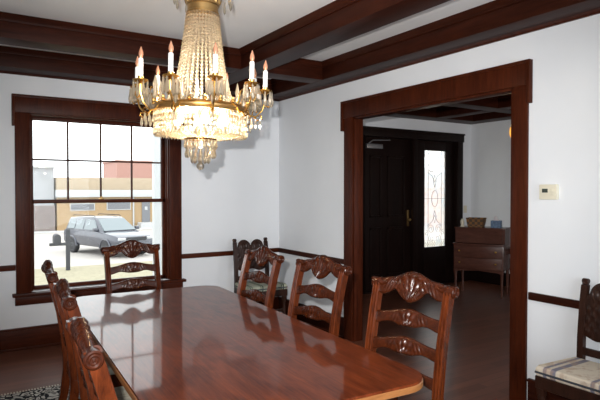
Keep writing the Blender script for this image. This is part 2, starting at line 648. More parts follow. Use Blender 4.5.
# picture-rail moulding just under the border beams
b = MB()
b.prism([(0, 0), (-.055, 0), (-.05, -.012), (-.022, -.022), (-.018, -.030), (0, -.030)], XL, XR, Matrix(((0, 0, 1, 0), (1, 0, 0, YW), (0, 1, 0, ZB + .012), (0, 0, 0, 1))))
b.prism([(0, 0), (-.055, 0), (-.05, -.012), (-.022, -.022), (-.018, -.030), (0, -.030)], YB, YW, Matrix(((1, 0, 0, XR), (0, 0, 1, 0), (0, 1, 0, ZB + .012), (0, 0, 0, 1))))
struct(b, 'trim_8', 'trimh', 'thin dark crown moulding under the ceiling border beams', 'moulding')

# hall ceiling grid
hb = MB()
beam_x(hb, HY - .3, HY, XR + WT, HX)
beam_y(hb, HX - .3, HX, -.45, HY - .3)
beam_y(hb, XR + WT, XR + WT + .30, -.45, HY - .3)
for ya in (4.72, 3.1, 1.4):
    beam_x(hb, ya, ya + .24, XR + WT + .30, HX - .3)
for xa in (5.0, 6.15):
    for y0, y1 in ((-.45, 1.4), (1.64, 3.1), (3.34, 4.72), (4.96, HY - .3)):
        beam_y(hb, xa, xa + .22, y0, y1)
struct(hb, 'trim_9', 'beam', 'grid of dark wood ceiling beams over the hall', 'beam')
# near-black sheet added between the hall beams to imitate dark, deep coffers
struct(MB().box(XR + WT + .30, HX - .3, -.45, HY - .3, ZC - .012, ZC), 'trim_10', 'door', 'near-black sheet imitating the darkness between the hall ceiling beams', 'ceiling panel')


# chair rails and baseboards
def rail_x(mb, x0, x1, y, z0, z1, t, s):
    mb.box(x0, x1, min(y, y + s * t), max(y, y + s * t), z0, z1, 0.006)


def rail_y(mb, y0, y1, x, z0, z1, t, s):
    mb.box(min(x, x + s * t), max(x, x + s * t), y0, y1, z0, z1, 0.006)


r = MB()
rail_x(r, XL, .478, YW, .750, .803, .024, -1)
rail_x(r, 2.098, XR, YW, .750, .803, .024, -1)
struct(r, 'trim_11', 'trimh', 'dark wood chair rail on the window wall', 'chair rail')
r = MB()
rail_y(r, 4.385, YW - .024, XR, .750, .803, .024, -1)
rail_y(r, YB, 2.293, XR, .750, .803, .024, -1)
struct(r, 'trim_12', 'beamy', 'dark wood chair rail on the doorway wall', 'chair rail')
r = MB()
rail_x(r, XL, XR, YW, 0, .185, .022, -1)
rail_x(r, XL, XR, YW, .185, .207, .030, -1)
rail_x(r, XL, XR, YW - .022, 0, .022, .016, -1)
struct(r, 'baseboard_front', 'trimh', 'tall dark wood baseboard under the window', 'baseboard')
r = MB()
for y0, y1 in ((4.385, YW - .03), (YB, 2.293)):
    rail_y(r, y0, y1, XR, 0, .185, .022, -1)
    rail_y(r, y0, y1, XR, .185, .207, .030, -1)
    rail_y(r, y0, y1, XR - .022, 0, .022, .016, -1)
struct(r, 'baseboard_right', 'beamy', 'tall dark wood baseboard along the doorway wall', 'baseboard')
r = MB()
rail_y(r, -.45, HY, HX, 0, .21, .024, -1)
rail_x(r, DX1, HX - .024, HY, 0, .21, .024, -1)
rail_x(r, XR + WT, DX0, HY, 0, .21, .024, -1)
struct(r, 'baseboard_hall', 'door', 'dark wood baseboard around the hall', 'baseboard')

# doorway casing (dining side, jamb lining, hall side)
d = MB()
for xa, s in ((XR, -1), (XR + WT, 1)):
    xs = sorted((xa, xa + s * .024))
    d.box(xs[0], xs[1], OY1 - .004, OY1 + .135, 0, OZ, 0.005)
    d.box(xs[0], xs[1], OY0 - .116, OY0 + .004, 0, OZ, 0.005)
    xs2 = sorted((xa, xa + s * .030))
    d.box(xs2[0], xs2[1], OY0 - .135, OY1 + .165, OZ - .004, 2.385, 0.005)
    xs3 = sorted((xa, xa + s * .040))
    d.box(xs3[0], xs3[1], OY0 - .143, OY1 + .173, 2.372, 2.396, 0.005)   # cap strip and its two dropped ends
    d.box(xs3[0], xs3[1], OY1 + .140, OY1 + .173, 2.098, 2.380, 0.005)
    d.box(xs3[0], xs3[1], OY0 - .143, OY0 - .114, 2.098, 2.380, 0.005)
d.box(XR - .01, XR + WT + .008, OY1 - .022, OY1 + .002, 0, OZ, 0.003)
d.box(XR - .01, XR + WT + .008, OY0 - .002, OY0 + .022, 0, OZ, 0.003)
d.box(XR - .01, XR + WT + .008, OY0, OY1, OZ - .022, OZ + .002, 0.003)
struct(d, 'trim_13', 'trim', 'wide dark wood casing framing the doorway to the hall', 'door casing')

# ---------------------------------------------------------------- window 1
win = MB()
win.box(.480, WX0 + .004, YW - .024, YW + .001, WZ0 - .005, WZ1, 0.005)
win.box(WX1 - .004, 2.096, YW - .024, YW + .001, WZ0 - .005, WZ1, 0.005)
win.box(.468, 2.112, YW - .030, YW + .001, WZ1 - .003, 2.388, 0.005)
win.box(.456, 2.122, YW - .040, YW + .001, 2.374, 2.400, 0.005)
win.box(.456, .480, YW - .040, YW + .001, 2.103, 2.38, 0.005)
win.box(2.096, 2.122, YW - .040, YW + .001, 2.103, 2.38, 0.005)
wo = win.build('window_1', 'trim')
tag(wo, 'large dark-framed sash window with small panes above one big pane', 'window', kind='structure')
s = MB()
s.box(.448, 2.130, YW - .070, YW + .10, WZ0 - .032, WZ0 - .002, 0.006)
s.box(.470, 2.108, YW - .026, YW, WZ0 - .118, WZ0 - .030, 0.005)
s.build('window_sill', 'trimh', wo)
j = MB()
j.box(WX0 - .002, WX0 + .016, YW, YW + .2, WZ0, WZ1, 0.002)
j.box(WX1 - .016, WX1 + .002, YW, YW + .2, WZ0, WZ1, 0.002)
j.box(WX0, WX1, YW, YW + .2, WZ1 - .016, WZ1 + .002, 0.002)
j.box(WX0, WX1, YW + .10, YW + .2, WZ0 - .002, WZ0 + .012, 0.002)
# stops in front of the sashes
j.box(WX0 + .012, WX0 + .026, YW + .045, YW + .062, WZ0, WZ1 - .014, 0.003)
j.box(WX1 - .026, WX1 - .012, YW + .045, YW + .062, WZ0, WZ1 - .014, 0.003)
j.build('window_frame', 'trim', wo)
GX0, GX1 = .646, 1.912
lo = MB()
yl = YW + .065
lo.box(WX0 + .014, GX0, yl, yl + .035, WZ0 + .008, 1.412, 0.003)
lo.box(GX1, WX1 - .014, yl, yl + .035, WZ0 + .008, 1.412, 0.003)
lo.box(WX0 + .014, WX1 - .014, yl, yl + .035, WZ0 + .008, .578, 0.003)
lo.box(WX0 + .014, WX1 - .014, yl, yl + .035, 1.374, 1.412, 0.003)
lso = lo.build('window_sash', 'trimh', wo)
MB().box(GX0 - .003, GX1 + .003, yl + .014, yl + .019, .575, 1.377).build('pane', 'glass', lso)
lk = MB().box(1.250, 1.300, yl - .002, yl + .030, 1.411, 1.424, 0.003)
lk.lathe([(0.012, 0), (0.012, .012), (.006, .018), (0, .018)], 12, (1.275, yl + .012, 1.423))
lk.build('sash_lock', 'oldbrass', lso)
up = MB()
yu = YW + .105
GZ0, GZ1 = 1.412, 2.182
up.box(WX0 + .014, GX0, yu, yu + .035, 1.380, WZ1 - .014, 0.003)
up.box(GX1, WX1 - .014, yu, yu + .035, 1.380, WZ1 - .014, 0.003)
up.box(WX0 + .014, WX1 - .014, yu, yu + .035, GZ1, WZ1 - .014, 0.003)
up.box(WX0 + .014, WX1 - .014, yu, yu + .035, 1.380, GZ0, 0.003)
for k in (1, 2, 3):
    xm = GX0 + (GX1 - GX0) * k / 4
    up.box(xm - .0085, xm + .0085, yu + .006, yu + .030, GZ0, GZ1, 0.003)
zm = 1.802
up.box(GX0, GX1, yu + .006, yu + .030, zm - .0085, zm + .0085, 0.003)
uso = up.build('window_sash', 'trimh', wo)
MB().box(GX0 - .003, GX1 + .003, yu + .016, yu + .020, GZ0 - .003, GZ1 + .003).build('pane', 'glass', uso)

# ---------------------------------------------------------------- entrance door in the hall
dr = MB()
yf = HY - .03
dr.box(DX0, DX0 + .12, yf, HY + .2, 0, DZ - .12, 0.004)
dr.box(DX1 - .12, DX1, yf, HY + .2, 0, DZ - .12, 0.004)
dr.box(DX0 - .02, DX1 + .02, yf - .006, HY + .2, DZ - .13, DZ, 0.004)
dr.box(DX0 - .03, DX1 + .03, yf - .018, HY, DZ - .02, DZ + .006, 0.004)
dr.box(5.955, 6.045, yf + .01, HY + .2, 0, DZ - .12, 0.004)      # mullion post
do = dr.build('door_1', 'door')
tag(do, 'near-black wooden entrance door with a leaded glass sidelight', 'door', kind='structure')
lf = MB()
lf.box(DX0 + .12, 5.955, HY + .05, HY + .095, 0.008, DZ - .13, 0.003)
for z0, z1 in ((.22, .95), (1.10, 2.02)):
    for x0, x1 in ((DX0 + .26, 5.36), (5.48, 5.83)):
        for (a, bb, c2, d2) in ((x0, x1, z0, z0 + .03), (x0, x1, z1 - .03, z1), (x0, x0 + .03, z0, z1), (x1 - .03, x1, z0, z1)):
            lf.box(a, bb, HY + .036, HY + .052, c2, d2, 0.004)
lf.build('door_leaf', 'door', do)
MB().box(DX0 + .1, DX1 - .1, HY - .03, HY + .2, 0, .022, .004).build('threshold', 'door', do)
cl = MB()
cl.box(5.06, 5.36, HY + .005, HY + .05, 2.118, 2.185, 0.006)
cl.tube([(5.10, HY + .02, 2.19), (5.16, HY + .0, 2.235), (5.52, HY + .03, 2.255)], .009, 8)
cl.build('door_closer', 'steel', do)
hd = MB()
hd.box(5.885, 5.925, HY + .040, HY + .052, .95, 1.20, 0.004)
hd.lathe([(0, 0), (.02, .005), (.028, .02), (.02, .04), (.01, .05), (.01, .06)], 16, (5.905, HY - .01, 1.05), Matrix.Rotation(D2R(-90), 4, 'X'))
hd.build('door_handle', 'oldbrass', do)
sd = MB()
SX0, SX1, SZ0, SZ1 = 6.265, 6.745, .60, 2.135
sd.box(6.045, SX0, HY + .05, HY + .095, 0.008, DZ - .13, 0.003)
sd.box(SX1, DX1 - .12, HY + .05, HY + .095, 0.008, DZ - .13, 0.003)
sd.box(SX0, SX1, HY + .05, HY + .095, 0.008, SZ0, 0.003)
sd.box(SX0, SX1, HY + .05, HY + .095, SZ1, DZ - .13, 0.003)
sd.build('sidelight_frame', 'door', do)


def mk_leadglass():
    m = bpy.data.materials.new('textured_leaded_glass')
    m.use_nodes = True
    nt = m.node_tree
    nt.nodes.clear()
    out = nd(nt, 'ShaderNodeOutputMaterial')
    v = coords(nt, (1, 1, 1))
    vo = nd(nt, 'ShaderNodeTexVoronoi', Scale=20.0)
    nt.links.new(v, vo.inputs['Vector'])
    tint = ramp(nt, vo.outputs['Color'], [(0.2, (0.93, 0.90, 0.87)), (0.5, (0.98, 0.98, 0.97)), (0.8, (0.88, 0.93, 0.96))])
    t = nd(nt, 'ShaderNodeBsdfTransparent')
    nt.links.new(tint, t.inputs['Color'])
    tr = nd(nt, 'ShaderNodeBsdfTranslucent')
    nt.links.new(tint, tr.inputs['Color'])
    g = nd(nt, 'ShaderNodeBsdfGlossy', Roughness=0.1)
    m1 = nd(nt, 'ShaderNodeMixShader')
    m1.inputs[0].default_value = 0.30
    nt.links.new(t.outputs[0], m1.inputs[1])
    nt.links.new(tr.outputs[0], m1.inputs[2])
    m2 = nd(nt, 'ShaderNodeMixShader')
    m2.inputs[0].default_value = 0.05
    nt.links.new(m1.outputs[0], m2.inputs[1])
    nt.links.new(g.outputs[0], m2.inputs[2])
    nt.links.new(m2.outputs[0], out.inputs[0])
    return m


M['lead'] = mk_leadglass()
MB().box(SX0 - .004, SX1 + .004, HY + .070, HY + .076, SZ0 - .004, SZ1 + .004).build('pane', 'lead', do)
ld = MB()
yl2 = HY + .064


def lt(pts, r=.0032):
    ld.tube([(x, yl2, z) for x, z in pts], r, 5)


cx = (SX0 + SX1) / 2
hw = (SX1 - SX0) / 2
for q in (-.62, .62):
    lt([(cx + hw * q, SZ0), (cx + hw * q, SZ1)])
for z in (SZ0 + .10, SZ1 - .10, 1.37):
    lt([(SX0, z), (SX1, z)], .003)


def spiral(x, z, r0, turns, sgn, a0):
    n = int(26 * turns)
    return [(x + sgn * r0 * (1 - i / n * .8) * math.cos(a0 + i / n * turns * 2 * PI), z + r0 * (1 - i / n * .8) * math.sin(a0 + i / n * turns * 2 * PI)) for i in range(n + 1)]


for z0, sg in ((1.85, 1), (.88, -1)):
    for s in (-1, 1):
        lt(spiral(cx + s * .085, z0, .075, 1.6, s, 0.5))
        lt(spiral(cx + s * .075, z0 + sg * .15, .062, 1.5, -s, 2.0))
        lt(spiral(cx + s * .18, z0 + sg * .06, .045, 1.3, s, 1.0), .0035)
        lt([(cx, z0 - sg * .22), (cx + s * .06, z0 - sg * .12), (cx + s * .16, z0 - sg * .06)])
    lt([(cx, z0 - sg * .30), (cx + .035, z0 - sg * .20), (cx, z0 - sg * .1), (cx - .035, z0 - sg * .2), (cx, z0 - sg * .3)])
    for k in range(9):
        x = SX0 + .03 + k * (SX1 - SX0 - .06) / 8
        lt([(x, z0 + sg * .20), (x + .02, z0 + sg * .235), (x, z0 + sg * .27), (x - .02, z0 + sg * .235), (x, z0 + sg * .20)], .003)
lt([(cx + .07 * math.cos(a), 1.37 + .13 * math.sin(a)) for a in [2 * PI * i / 24 for i in range(25)]], .003)
ld.build('lead_came', 'black', do)

# ---------------------------------------------------------------- wall fittings
th = empty('thermostat', (XR, 2.148, 1.44), 0, 'cream thermostat on the white wall beside the doorway', 'thermostat')
MB().box(-.028, 0, -.063, .063, 0, .100, 0.005).build('housing', 'plate', th)
MB().box(-.031, -.026, .000, .040, .046, .072, 0.001).build('display', 'lcd', th)
tb = MB()
for k in range(3):
    tb.box(-.031, -.026, -.048, -.020, .024 + k * .020, .036 + k * .020, 0.001)
tb.build('button', 'plate', th)
sw = empty('light_switch', (7.146, HY, 1.13), 0, 'cream switch plate between entrance door and hall corner', 'light switch')
MB().box(-.038, .038, -.008, 0, 0, .12, 0.003).build('plate', 'plate', sw)
MB().box(-.006, .006, -.018, -.006, .048, .072, 0.002).build('toggle', 'plate', sw)

# ---------------------------------------------------------------- rug
rg = MB().prism([(-.45, -.62), (2.55, -.62), (2.55, 4.475), (-.45, 4.475)], 0.0, 0.008, bev=0.003)
ro = tag(rg.build('rug', 'rug'), 'black and cream patterned rug under the dining table', 'rug')
fr = MB()
for k in range(150):
    x = -.44 + k * 2.98 / 149
    fr.box(x - .004, x + .004, 4.470, 4.515, 0.0015, 0.005)
fr.build('fringe', M['seatfab'], ro)

# ---------------------------------------------------------------- dining table
TC, TA = (1.125, 2.760), D2R(-3.0)
tbl = empty('dining_table', (*TC, 0.008), TA, 'long polished mahogany dining table with rounded corners', 'table')
TL, TW = 1.235, 0.538
TH = 0.752


def rrect(hw_, hl, r, n=8):
    pts = []
    for cxx, cyy, a0 in ((hw_ - r, hl - r, 0), (-hw_ + r, hl - r, 90), (-hw_ + r, -hl + r, 180), (hw_ - r, -hl + r, 270)):
        for k in range(n + 1):
            a = D2R(a0 + 90 * k / n)
            pts.append((cxx + r * math.cos(a), cyy + r * math.sin(a)))
    return pts


def clip_y(pts, ya, yb):
    out = pts
    for lim, keep in ((ya, lambda y: y >= ya - 1e-9), (yb, lambda y: y <= yb + 1e-9)):
        res = []
        for i in range(len(out)):
            p, q = out[i], out[(i + 1) % len(out)]
            if keep(p[1]):
                res.append(p)
            if keep(p[1]) != keep(q[1]):
                t = (lim - p[1]) / (q[1] - p[1])
                res.append((p[0] + t * (q[0] - p[0]), lim))
        out = res
    return out


outl = rrect(TW - .004, TL - .004, .131)
cuts = [-TL, -.36, .36, TL]
for a, bb in zip(cuts, cuts[1:]):
    ol = clip_y(outl, a + .00025, bb - .00025)
    MB().prism(ol, TH - .010, TH).build('table_leaf', 'table', tbl, smooth=15)
eb = MB().prism(rrect(TW, TL, .135), TH - .036, TH - .0095, bev=0.005)
eb.build('table_edge', 'edge', tbl)['label'] = 'golden brown moulded table edge'
ap = MB()
hw2, hl2 = TW - .10, TL - .12
ap.box(-hw2, hw2, -hl2, -hl2 + .022, TH - .115, TH - .036, .003)
ap.box(-hw2, hw2, hl2 - .022, hl2, TH - .115, TH - .036, .003)
ap.box(-hw2, -hw2 + .022, -hl2, hl2, TH - .115, TH - .036, .003)
ap.box(hw2 - .022, hw2, -hl2, hl2, TH - .115, TH - .036, .003)
ap.build('apron', 'trim', tbl)
for yy in (-.55, .55):
    pd = MB().lathe([(.10, .30), (.06, .33), (.055, .38), (.085, .44), (.09, .52), (.05, .60), (.045, .66), (.09, .70), (.14, .716)], 20, (0, yy, 0))
    po = pd.build('pedestal', 'chair', tbl)
    for k in range(4):
        a = PI / 4 + k * PI / 2
        ft = MB()
        pts = [(0.05, .40), (.13, .40), (.20, .30), (.25, .14), (.29, .05), (.31, .030)]
        ft.tube([(math.cos(a) * r_ * .92, yy + math.sin(a) * r_ * .92, z) for r_, z in pts], [.04, .042, .036, .028, .024, .026], 10)
        ft.build('foot', 'chair', po)


# ---------------------------------------------------------------- ladder-back dining chairs
def cyl_x(mb, x0, x1, y, z, r, n=20):
    mb.lathe([(r * .86, 0), (r, .004), (r, x1 - x0 - .004), (r * .86, x1 - x0)], n, (x0, y, z), Matrix.Rotation(D2R(90), 4, 'Y'))


PY = [(0.0, -.300), (.12, -.262), (.25, -.228), (.40, -.210), (.47, -.210), (.60, -.222), (.75, -.245), (.90, -.280), (1.0, -.308), (1.045, -.324)]


def post_y(z):
    for (z0, y0), (z1, y1) in zip(PY, PY[1:]):
        if z <= z1:
            t = max(0, (z - z0) / (z1 - z0))
            return y0 + (y1 - y0) * t
    return PY[-1][1]


def gs(u, c, w_):
    return math.exp(-((u - c) / w_) ** 2)


def make_chair():
    root = empty('dining_chair', (0, 0, 0))
    hwb, hwf = .196, .245
    # seat: upholstered pad
    sp = [(-hwb - .012, -.185), (hwb + .012, -.185), (hwf, .225), (.12, .245), (-.12, .245), (-hwf, .225)]
    MB().prism(sp, .445, .492, bev=.018).build('seat', 'seatfab', root)
    rl = MB()
    rl.prism([(-hwb - .02, -.215), (hwb + .02, -.215), (hwf + .012, .235), (.12, .258), (-.12, .258), (-hwf - .012, .235)], .375, .450, bev=.006)
    rl.build('seat_rail', 'chair', root)
    for s in (-1, 1):
        # back post running down into the raked rear leg, fluted on its front face
        wv, dv = .0185, .024
        prof = [(-wv, -dv), (wv, -dv), (wv, dv - .004), (wv - .002, dv)]
        for k in (.5, -.5):
            c_ = k * .0165
            prof += [(c_ + .0062, dv), (c_ + .001, dv - .010), (c_ - .001, dv - .010), (c_ - .0062, dv)]
        prof += [(-wv + .002, dv), (-wv, dv - .004)]
        st = []
        for i, (z, y) in enumerate(PY):
            sx = s * (hwb - .006 + .010 * max(0, z - .45))
            sc = 1.0 if z > .3 else .85 + .5 * z
            st.append(((sx, y, z), (sc, 0, 0), (0, sc, 0)))
        MB().sweep(prof, st).build('back_post', 'chair', root, smooth=20)
        # curved front leg
        fl = MB()
        fx, fy = s * (hwf - .03), .205
        zz = [.0, .02, .045, .12, .22, .31, .38, .44]
        off = [.030, .030, .020, .002, -.004, .008, .018, .012]
        rad = [.026, .030, .024, .019, .021, .028, .036, .034]
        fl.tube([(fx + s * o * .5, fy + o, z) for z, o in zip(zz, off)], rad, 12)
        fl.build('leg', 'chair', root)
        MB().tube([(s * (hwb - .005), post_y(.19), .19), (s * (hwb + .012), 0, .185), (s * (hwf - .03), .205, .19)], [.012, .017, .012], 10).build('stretcher', 'chair', root)
    MB().tube([(-hwb + .0, 0, .185), (0, 0.01, .185), (hwb - .0, 0, .185)], [.011, .017, .011], 10).build('stretcher', 'chair', root)

    # carved crest rail
    def top(u):
        a = abs(u)
        return .014 + .052 * gs(a, 0, .095) + .006 * gs(a, .14, .03)

    def bot(u):
        a = abs(u)
        return -.050 - .030 * gs(a, 0, .055) + .024 * gs(a, .088, .028) - .006 * gs(a, .16, .03)

    def rel(u, s, z):
        a = abs(u)
        ang = math.atan2(u, z + .085)
        shell = gs(u, 0, .066) * (.15 + .85 * abs(math.cos(ang * 9.5))) * (.45 + .55 * abs(math.sin(s * 7.5 + a * 20))) * .0115
        vein = gs(a, .100, .038) * abs(math.sin(a * 150 + s * 5.5)) * gs(s, .55, .42) * .009
        return shell + vein + .003 * gs(a, 0, .09)
    us = [-.184 + .368 * i / 150 for i in range(151)]
    cr = MB().slab(us, top, bot, lambda z: post_y(z) - .002, .026, rel, 22, 1.030)
    cro = cr.build('crest_rail', 'carve', root, smooth=50)
    for s in (-1, 1):
        er = MB()
        x0, x1 = sorted((s * .178, s * .226))
        yc, zc = post_y(1.04) + .002, 1.022
        cyl_x(er, x0, x1, yc, zc, .0285)
        xe = s * .2265
        er.tube([(xe, yc + .0250 * (1 - i / 44 * .88) * math.cos(i / 44 * 4.6 * PI + .8), zc + .0250 * (1 - i / 44 * .88) * math.sin(i / 44 * 4.6 * PI + .8)) for i in range(45)], [.0062 - .0034 * i / 44 for i in range(45)], 6)
        er.lathe([(0, -.003), (.005, 0), (0, .004)], 10, (xe, yc, zc), Matrix.Rotation(D2R(90), 4, 'Y'))
        # rolled shoulder running from the ear back on to the rail
        er.tube([(s * .19, yc + .012, zc + .016), (s * .165, yc + .014, zc + .004), (s * .135, yc + .016, zc + .012)], [.017, .014, .006], 10)
        er.build('ear_scroll', 'carve', cro)

    # three arched slats
    for zc, hgt in ((.868, 1.0), (.740, 1.0), (.612, .95)):
        def t2(u):
            return hgt * (.020 + .032 * gs(u, 0, .11))

        def b2(u):
            a = abs(u)
            return hgt * (-.036 + .018 * gs(a, .10, .05) + .006 * gs(a, 0, .06))

        def r2(u, s, z):
            ang = math.atan2(u, z + .05)
            leaf = gs(u, 0, .038) * (.15 + .85 * abs(math.cos(ang * 8.5))) * (.4 + .6 * abs(math.sin(s * 6.5 + abs(u) * 25)))
            tip = gs(abs(u), .075, .024) * abs(math.sin(abs(u) * 150 + s * 4)) * gs(s, .5, .35)
            return leaf * .010 + tip * .005
        us2 = [-.180 + .360 * i / 100 for i in range(101)]
        MB().slab(us2, t2, b2, lambda z: post_y(z) - .002 - 0, .018, r2, 16, zc).build('slat', 'carve', root, smooth=50)
    return root


GCH = 'ladder-back dining chairs around the table'
proto = make_chair()


def seat_chair(i, ctr, n, lab):
    """ctr: ground point under the crest rail; n: facing direction"""
    n = Vector(n).normalized()
    o = proto if i == 0 else copy_tree(proto)
    ang = math.atan2(-n.x, n.y)
    o.location = (ctr[0] + n.x * .318, ctr[1] + n.y * .318, .0088)
    o.rotation_euler = (0, 0, ang)
    tag(o, lab, 'chair', GCH)
    return o


CH = [
    ((1.875, 1.925), (-.968, -.253), 'carved ladder-back chair at the near right corner of the table, whole back in view'),
    ((1.90, 2.73), (-.99, -.135), 'carved ladder-back chair in the middle of the right side, before the doorway casing'),
    ((1.855, 3.40), (-.99, -.06), 'carved ladder-back chair on the right side, in front of the dark corner chair'),
    ((1.195, 4.40), (0, -1), 'carved ladder-back chair at the table end, in front of the window'),
    ((.336, 1.785), (.998, -.06), 'carved ladder-back chair nearest the camera on the left side, big scroll end'),
    ((.415, 2.62), (.998, -.06), 'carved ladder-back chair in the middle of the left side of the table'),
    ((.455, 3.38), (.998, -.06), 'carved ladder-back chair on the left side, farthest from camera and nearest window'),
]
for i, (c_, n_, l_) in enumerate(CH):
    seat_chair(i, c_, n_, l_)


# ---------------------------------------------------------------- dark carved side chairs by the walls
def side_chair(loc, rz, label, fab):
    root = empty('side_chair', loc, rz, label, 'chair', 'dark carved side chairs against the walls')
    hb_ = .195
    YP = [(0, -.25), (.2, -.215), (.42, -.20), (.6, -.205), (.80, -.225), (.915, -.245)]

    def py(z):
        for (z0, y0), (z1, y1) in zip(YP, YP[1:]):
            if z <= z1:
                return y0 + (y1 - y0) * max(0, (z - z0) / (z1 - z0))
        return YP[-1][1]
    for s in (-1, 1):
        mb = MB()
        mb.sweep([(-.019, -.017), (.019, -.017), (.019, .017), (-.019, .017)], [((s * hb_, y, z), (1, 0, 0), (0, 1, 0)) for z, y in YP])
        po = mb.build('back_post', 'dchair', root)
        f = MB()
        f.tube([(s * hb_, py(.92),   .915), (s * (hb_ + .002), py(.93) - .004, .930), (s * (hb_ + .004), py(.93) - .016, .942)], [.020, .019, .013], 10)
        cyl_x(f, s * hb_ - .019, s * hb_ + .019, py(.93) - .004, .938, .017)
        f.build('finial', 'dchair', po)
        fl = MB().box(s * .215 - .021, s * .215 + .021, .147, .189, .30, .41, .003)
        fl.lathe([(.020, 0), (.024, .015), (.016, .04), (.020, .07), (.013, .10), (.021, .20), (.015, .25), (.022, .28), (.022, .31)], 14, (s * .215, .168, 0))
        fl.build('leg', 'dchair', root)
        MB().box(s * .205 - .011, s * .205 + .011, -.20, .15, .12, .15, .003).build('stretcher', 'dchair', root)

    # double-arched carved panel
    def top(u):
        a = abs(u)
        r_ = .078
        d_ = abs(a - .083)
        return .862 + (math.sqrt(max(0, r_ * r_ - d_ * d_)) if d_ < r_ else 0) + .018 * gs(u, 0, .012)

    def bot(u):
        return .600 + .012 * math.cos(u * 32)

    def rel(u, s, z):
        a = abs(u) - .083
        zz = z - .868
        rr = math.hypot(a, zz)
        med = (.5 + .5 * math.cos(rr * 190)) * .008 * (1 if rr < .06 else 0)
        fol = .006 * math.sin(u * 110) * math.sin(z * 95) if z < .80 else 0
        return med + max(0, fol)
    us = [-.18 + .36 * i / 90 for i in range(91)]
    MB().slab(us, top, bot, lambda z: py(z), .020, rel, 26).build('back_panel', 'dchair', root, smooth=50)
    MB().box(-.18, .18, -.215, -.19, .49, .535, .004).build('back_rail', 'dchair', root)
    pr = MB().prism([(-.215, -.215), (.215, -.215), (.243, .192), (-.243, .192)], .345, .417, bev=.004)
    pr.build('seat_rail', 'dchair', root)
    ol = [(-.222, -.175), (.222, -.175), (.250, .16), (.238, .195), (-.238, .195), (-.250, .16)]
    cu = MB().prism(ol, .413, .476, bev=.024).build('seat', fab, root)
    MB().tube([(x * 1.004, y * 1.004, .440) for x, y in ol], .0065, 8, closed=True).build('piping', 'cord', cu)
    MB().box(-.20, .20, .157, .179, .17, .20, .003).build('stretcher', 'dchair', root)
    return root


side_chair((2.845, 5.295, 0), PI - D2R(2), 'dark double-arched carved chair with green striped seat in the room corner', 'stripeg')
side_chair((3.055, 1.685, 0), PI / 2, 'dark carved chair with plump cream striped seat below the thermostat wall', 'stripe')

# ---------------------------------------------------------------- chandelier
CX, CY = 1.162, 2.803
ch = empty('chandelier', (CX, CY, ZC), 0, 'large crystal and brass chandelier with white candles above the table', 'chandelier')
Z = lambda z: z - ZC
camdir = math.atan2(-CY, -CX)      # heading from chandelier to the camera side


def drop_mesh(name, L, r, mat, n=6):
    mb = MB().lathe([(0, 0), (r * .35, -L * .06), (r * .5, -L * .12), (r * .42, -L * .2), (r, -L * .62), (r * .8, -L * .84), (0, -L)], n)
    o = mb.build(name, mat, None, smooth=0)
    return o


def place(proto_o, first, loc, parent, rz=0.0):
    o = proto_o if first else proto_o.copy()
    if not first:
        COL.objects.link(o)
    o.parent = parent
    o.location = loc
    o.rotation_euler = (0, 0, rz)
    return o


cn = MB().lathe([(0, 0), (.075, 0), (.075, -.012), (.05, -.03), (.018, -.045), (.012, -.06)], 24)
cn.tube([(0, 0, -.05), (0, 0, Z(2.50))], .009, 10)
cn.build('canopy', 'oldbrass', ch)
co = MB().lathe([(.080, Z(2.455)), (.088, Z(2.458)), (.088, Z(2.470)), (.084, Z(2.474)), (.084, Z(2.505)), (.090, Z(2.510)), (.090, Z(2.522)), (.080, Z(2.524)), (.074, Z(2.50)), (.074, Z(2.46))], 36)
cro = co.build('crown_band', 'oldbrass', ch)
for k in range(12):
    a = 2 * PI * k / 12
    lfm = MB()
    ca, sa = math.cos(a), math.sin(a)
    pts = [(.084, 2.518), (.094, 2.56), (.112, 2.60), (.140, 2.625), (.158, 2.612)]
    lfm.tube([(ca * r_, sa * r_, Z(z)) for r_, z in pts], [.011, .014, .012, .007, .004], 6)
    lfm.build('crown_leaf', 'oldbrass', cro)
cd = drop_mesh('crown_drop', .075, .009, 'crystal')
for k in range(12):
    a = 2 * PI * (k + .5) / 12
    mbt = place(cd, k == 0, (math.cos(a) * .152, math.sin(a) * .152, Z(2.572)), cro)

# cage of bead strands from the crown to the ring
bs = MB()
n = 27
for i in range(n):
    t = i / (n - 1)
    z = 2.455 + (1.945 - 2.455) * t
    rr = .083 + .058 * t + .045 * t ** 4
    bs.lathe([(0, -.0112), (.0092, -.004), (.0092, .004), (0, .0112)], 7, (rr, 0, Z(z)))
bso = bs.build('bead_strand', 'bead', None, smooth=0)
for k in range(32):
    place(bso, k == 0, (0, 0, 0), ch, 2 * PI * k / 32)

# brass ring
RB = .248
DZR = -.045
rgm = MB().lathe([(r_, Z(z + DZR)) for r_, z in ((RB - .014, 1.968), (RB + .006, 1.966), (RB + .010, 1.974), (RB + .004, 1.982), (RB + .004, 1.990), (RB + .011, 1.997), (RB + .004, 2.004), (RB - .014, 2.002), (RB - .014, 1.968))], 60)
rgo = rgm.build('ring_band', 'oldbrass', ch)
for k in range(20):
    a = 2 * PI * k / 20
    MB().lathe([(0, -.012), (.010, -.006), (.012, 0), (.006, .010), (.008, .018), (0, .026)], 8, (math.cos(a) * (RB + .004), math.sin(a) * (RB + .004), Z(2.012 + DZR))).build('ring_finial', 'brass', rgo)
gsp = MB().lathe([(.005, 0), (.011, .012), (.006, .025), (.012, .060), (.004, .100), (0, .112)], 8).build('glass_spear', 'crystal', None, smooth=0)
for k in range(20):
    a = 2 * PI * (k + .5) / 20
    place(gsp, k == 0, (math.cos(a) * (RB - .004), math.sin(a) * (RB - .004), Z(2.002 + DZR)), rgo)
sp = MB()
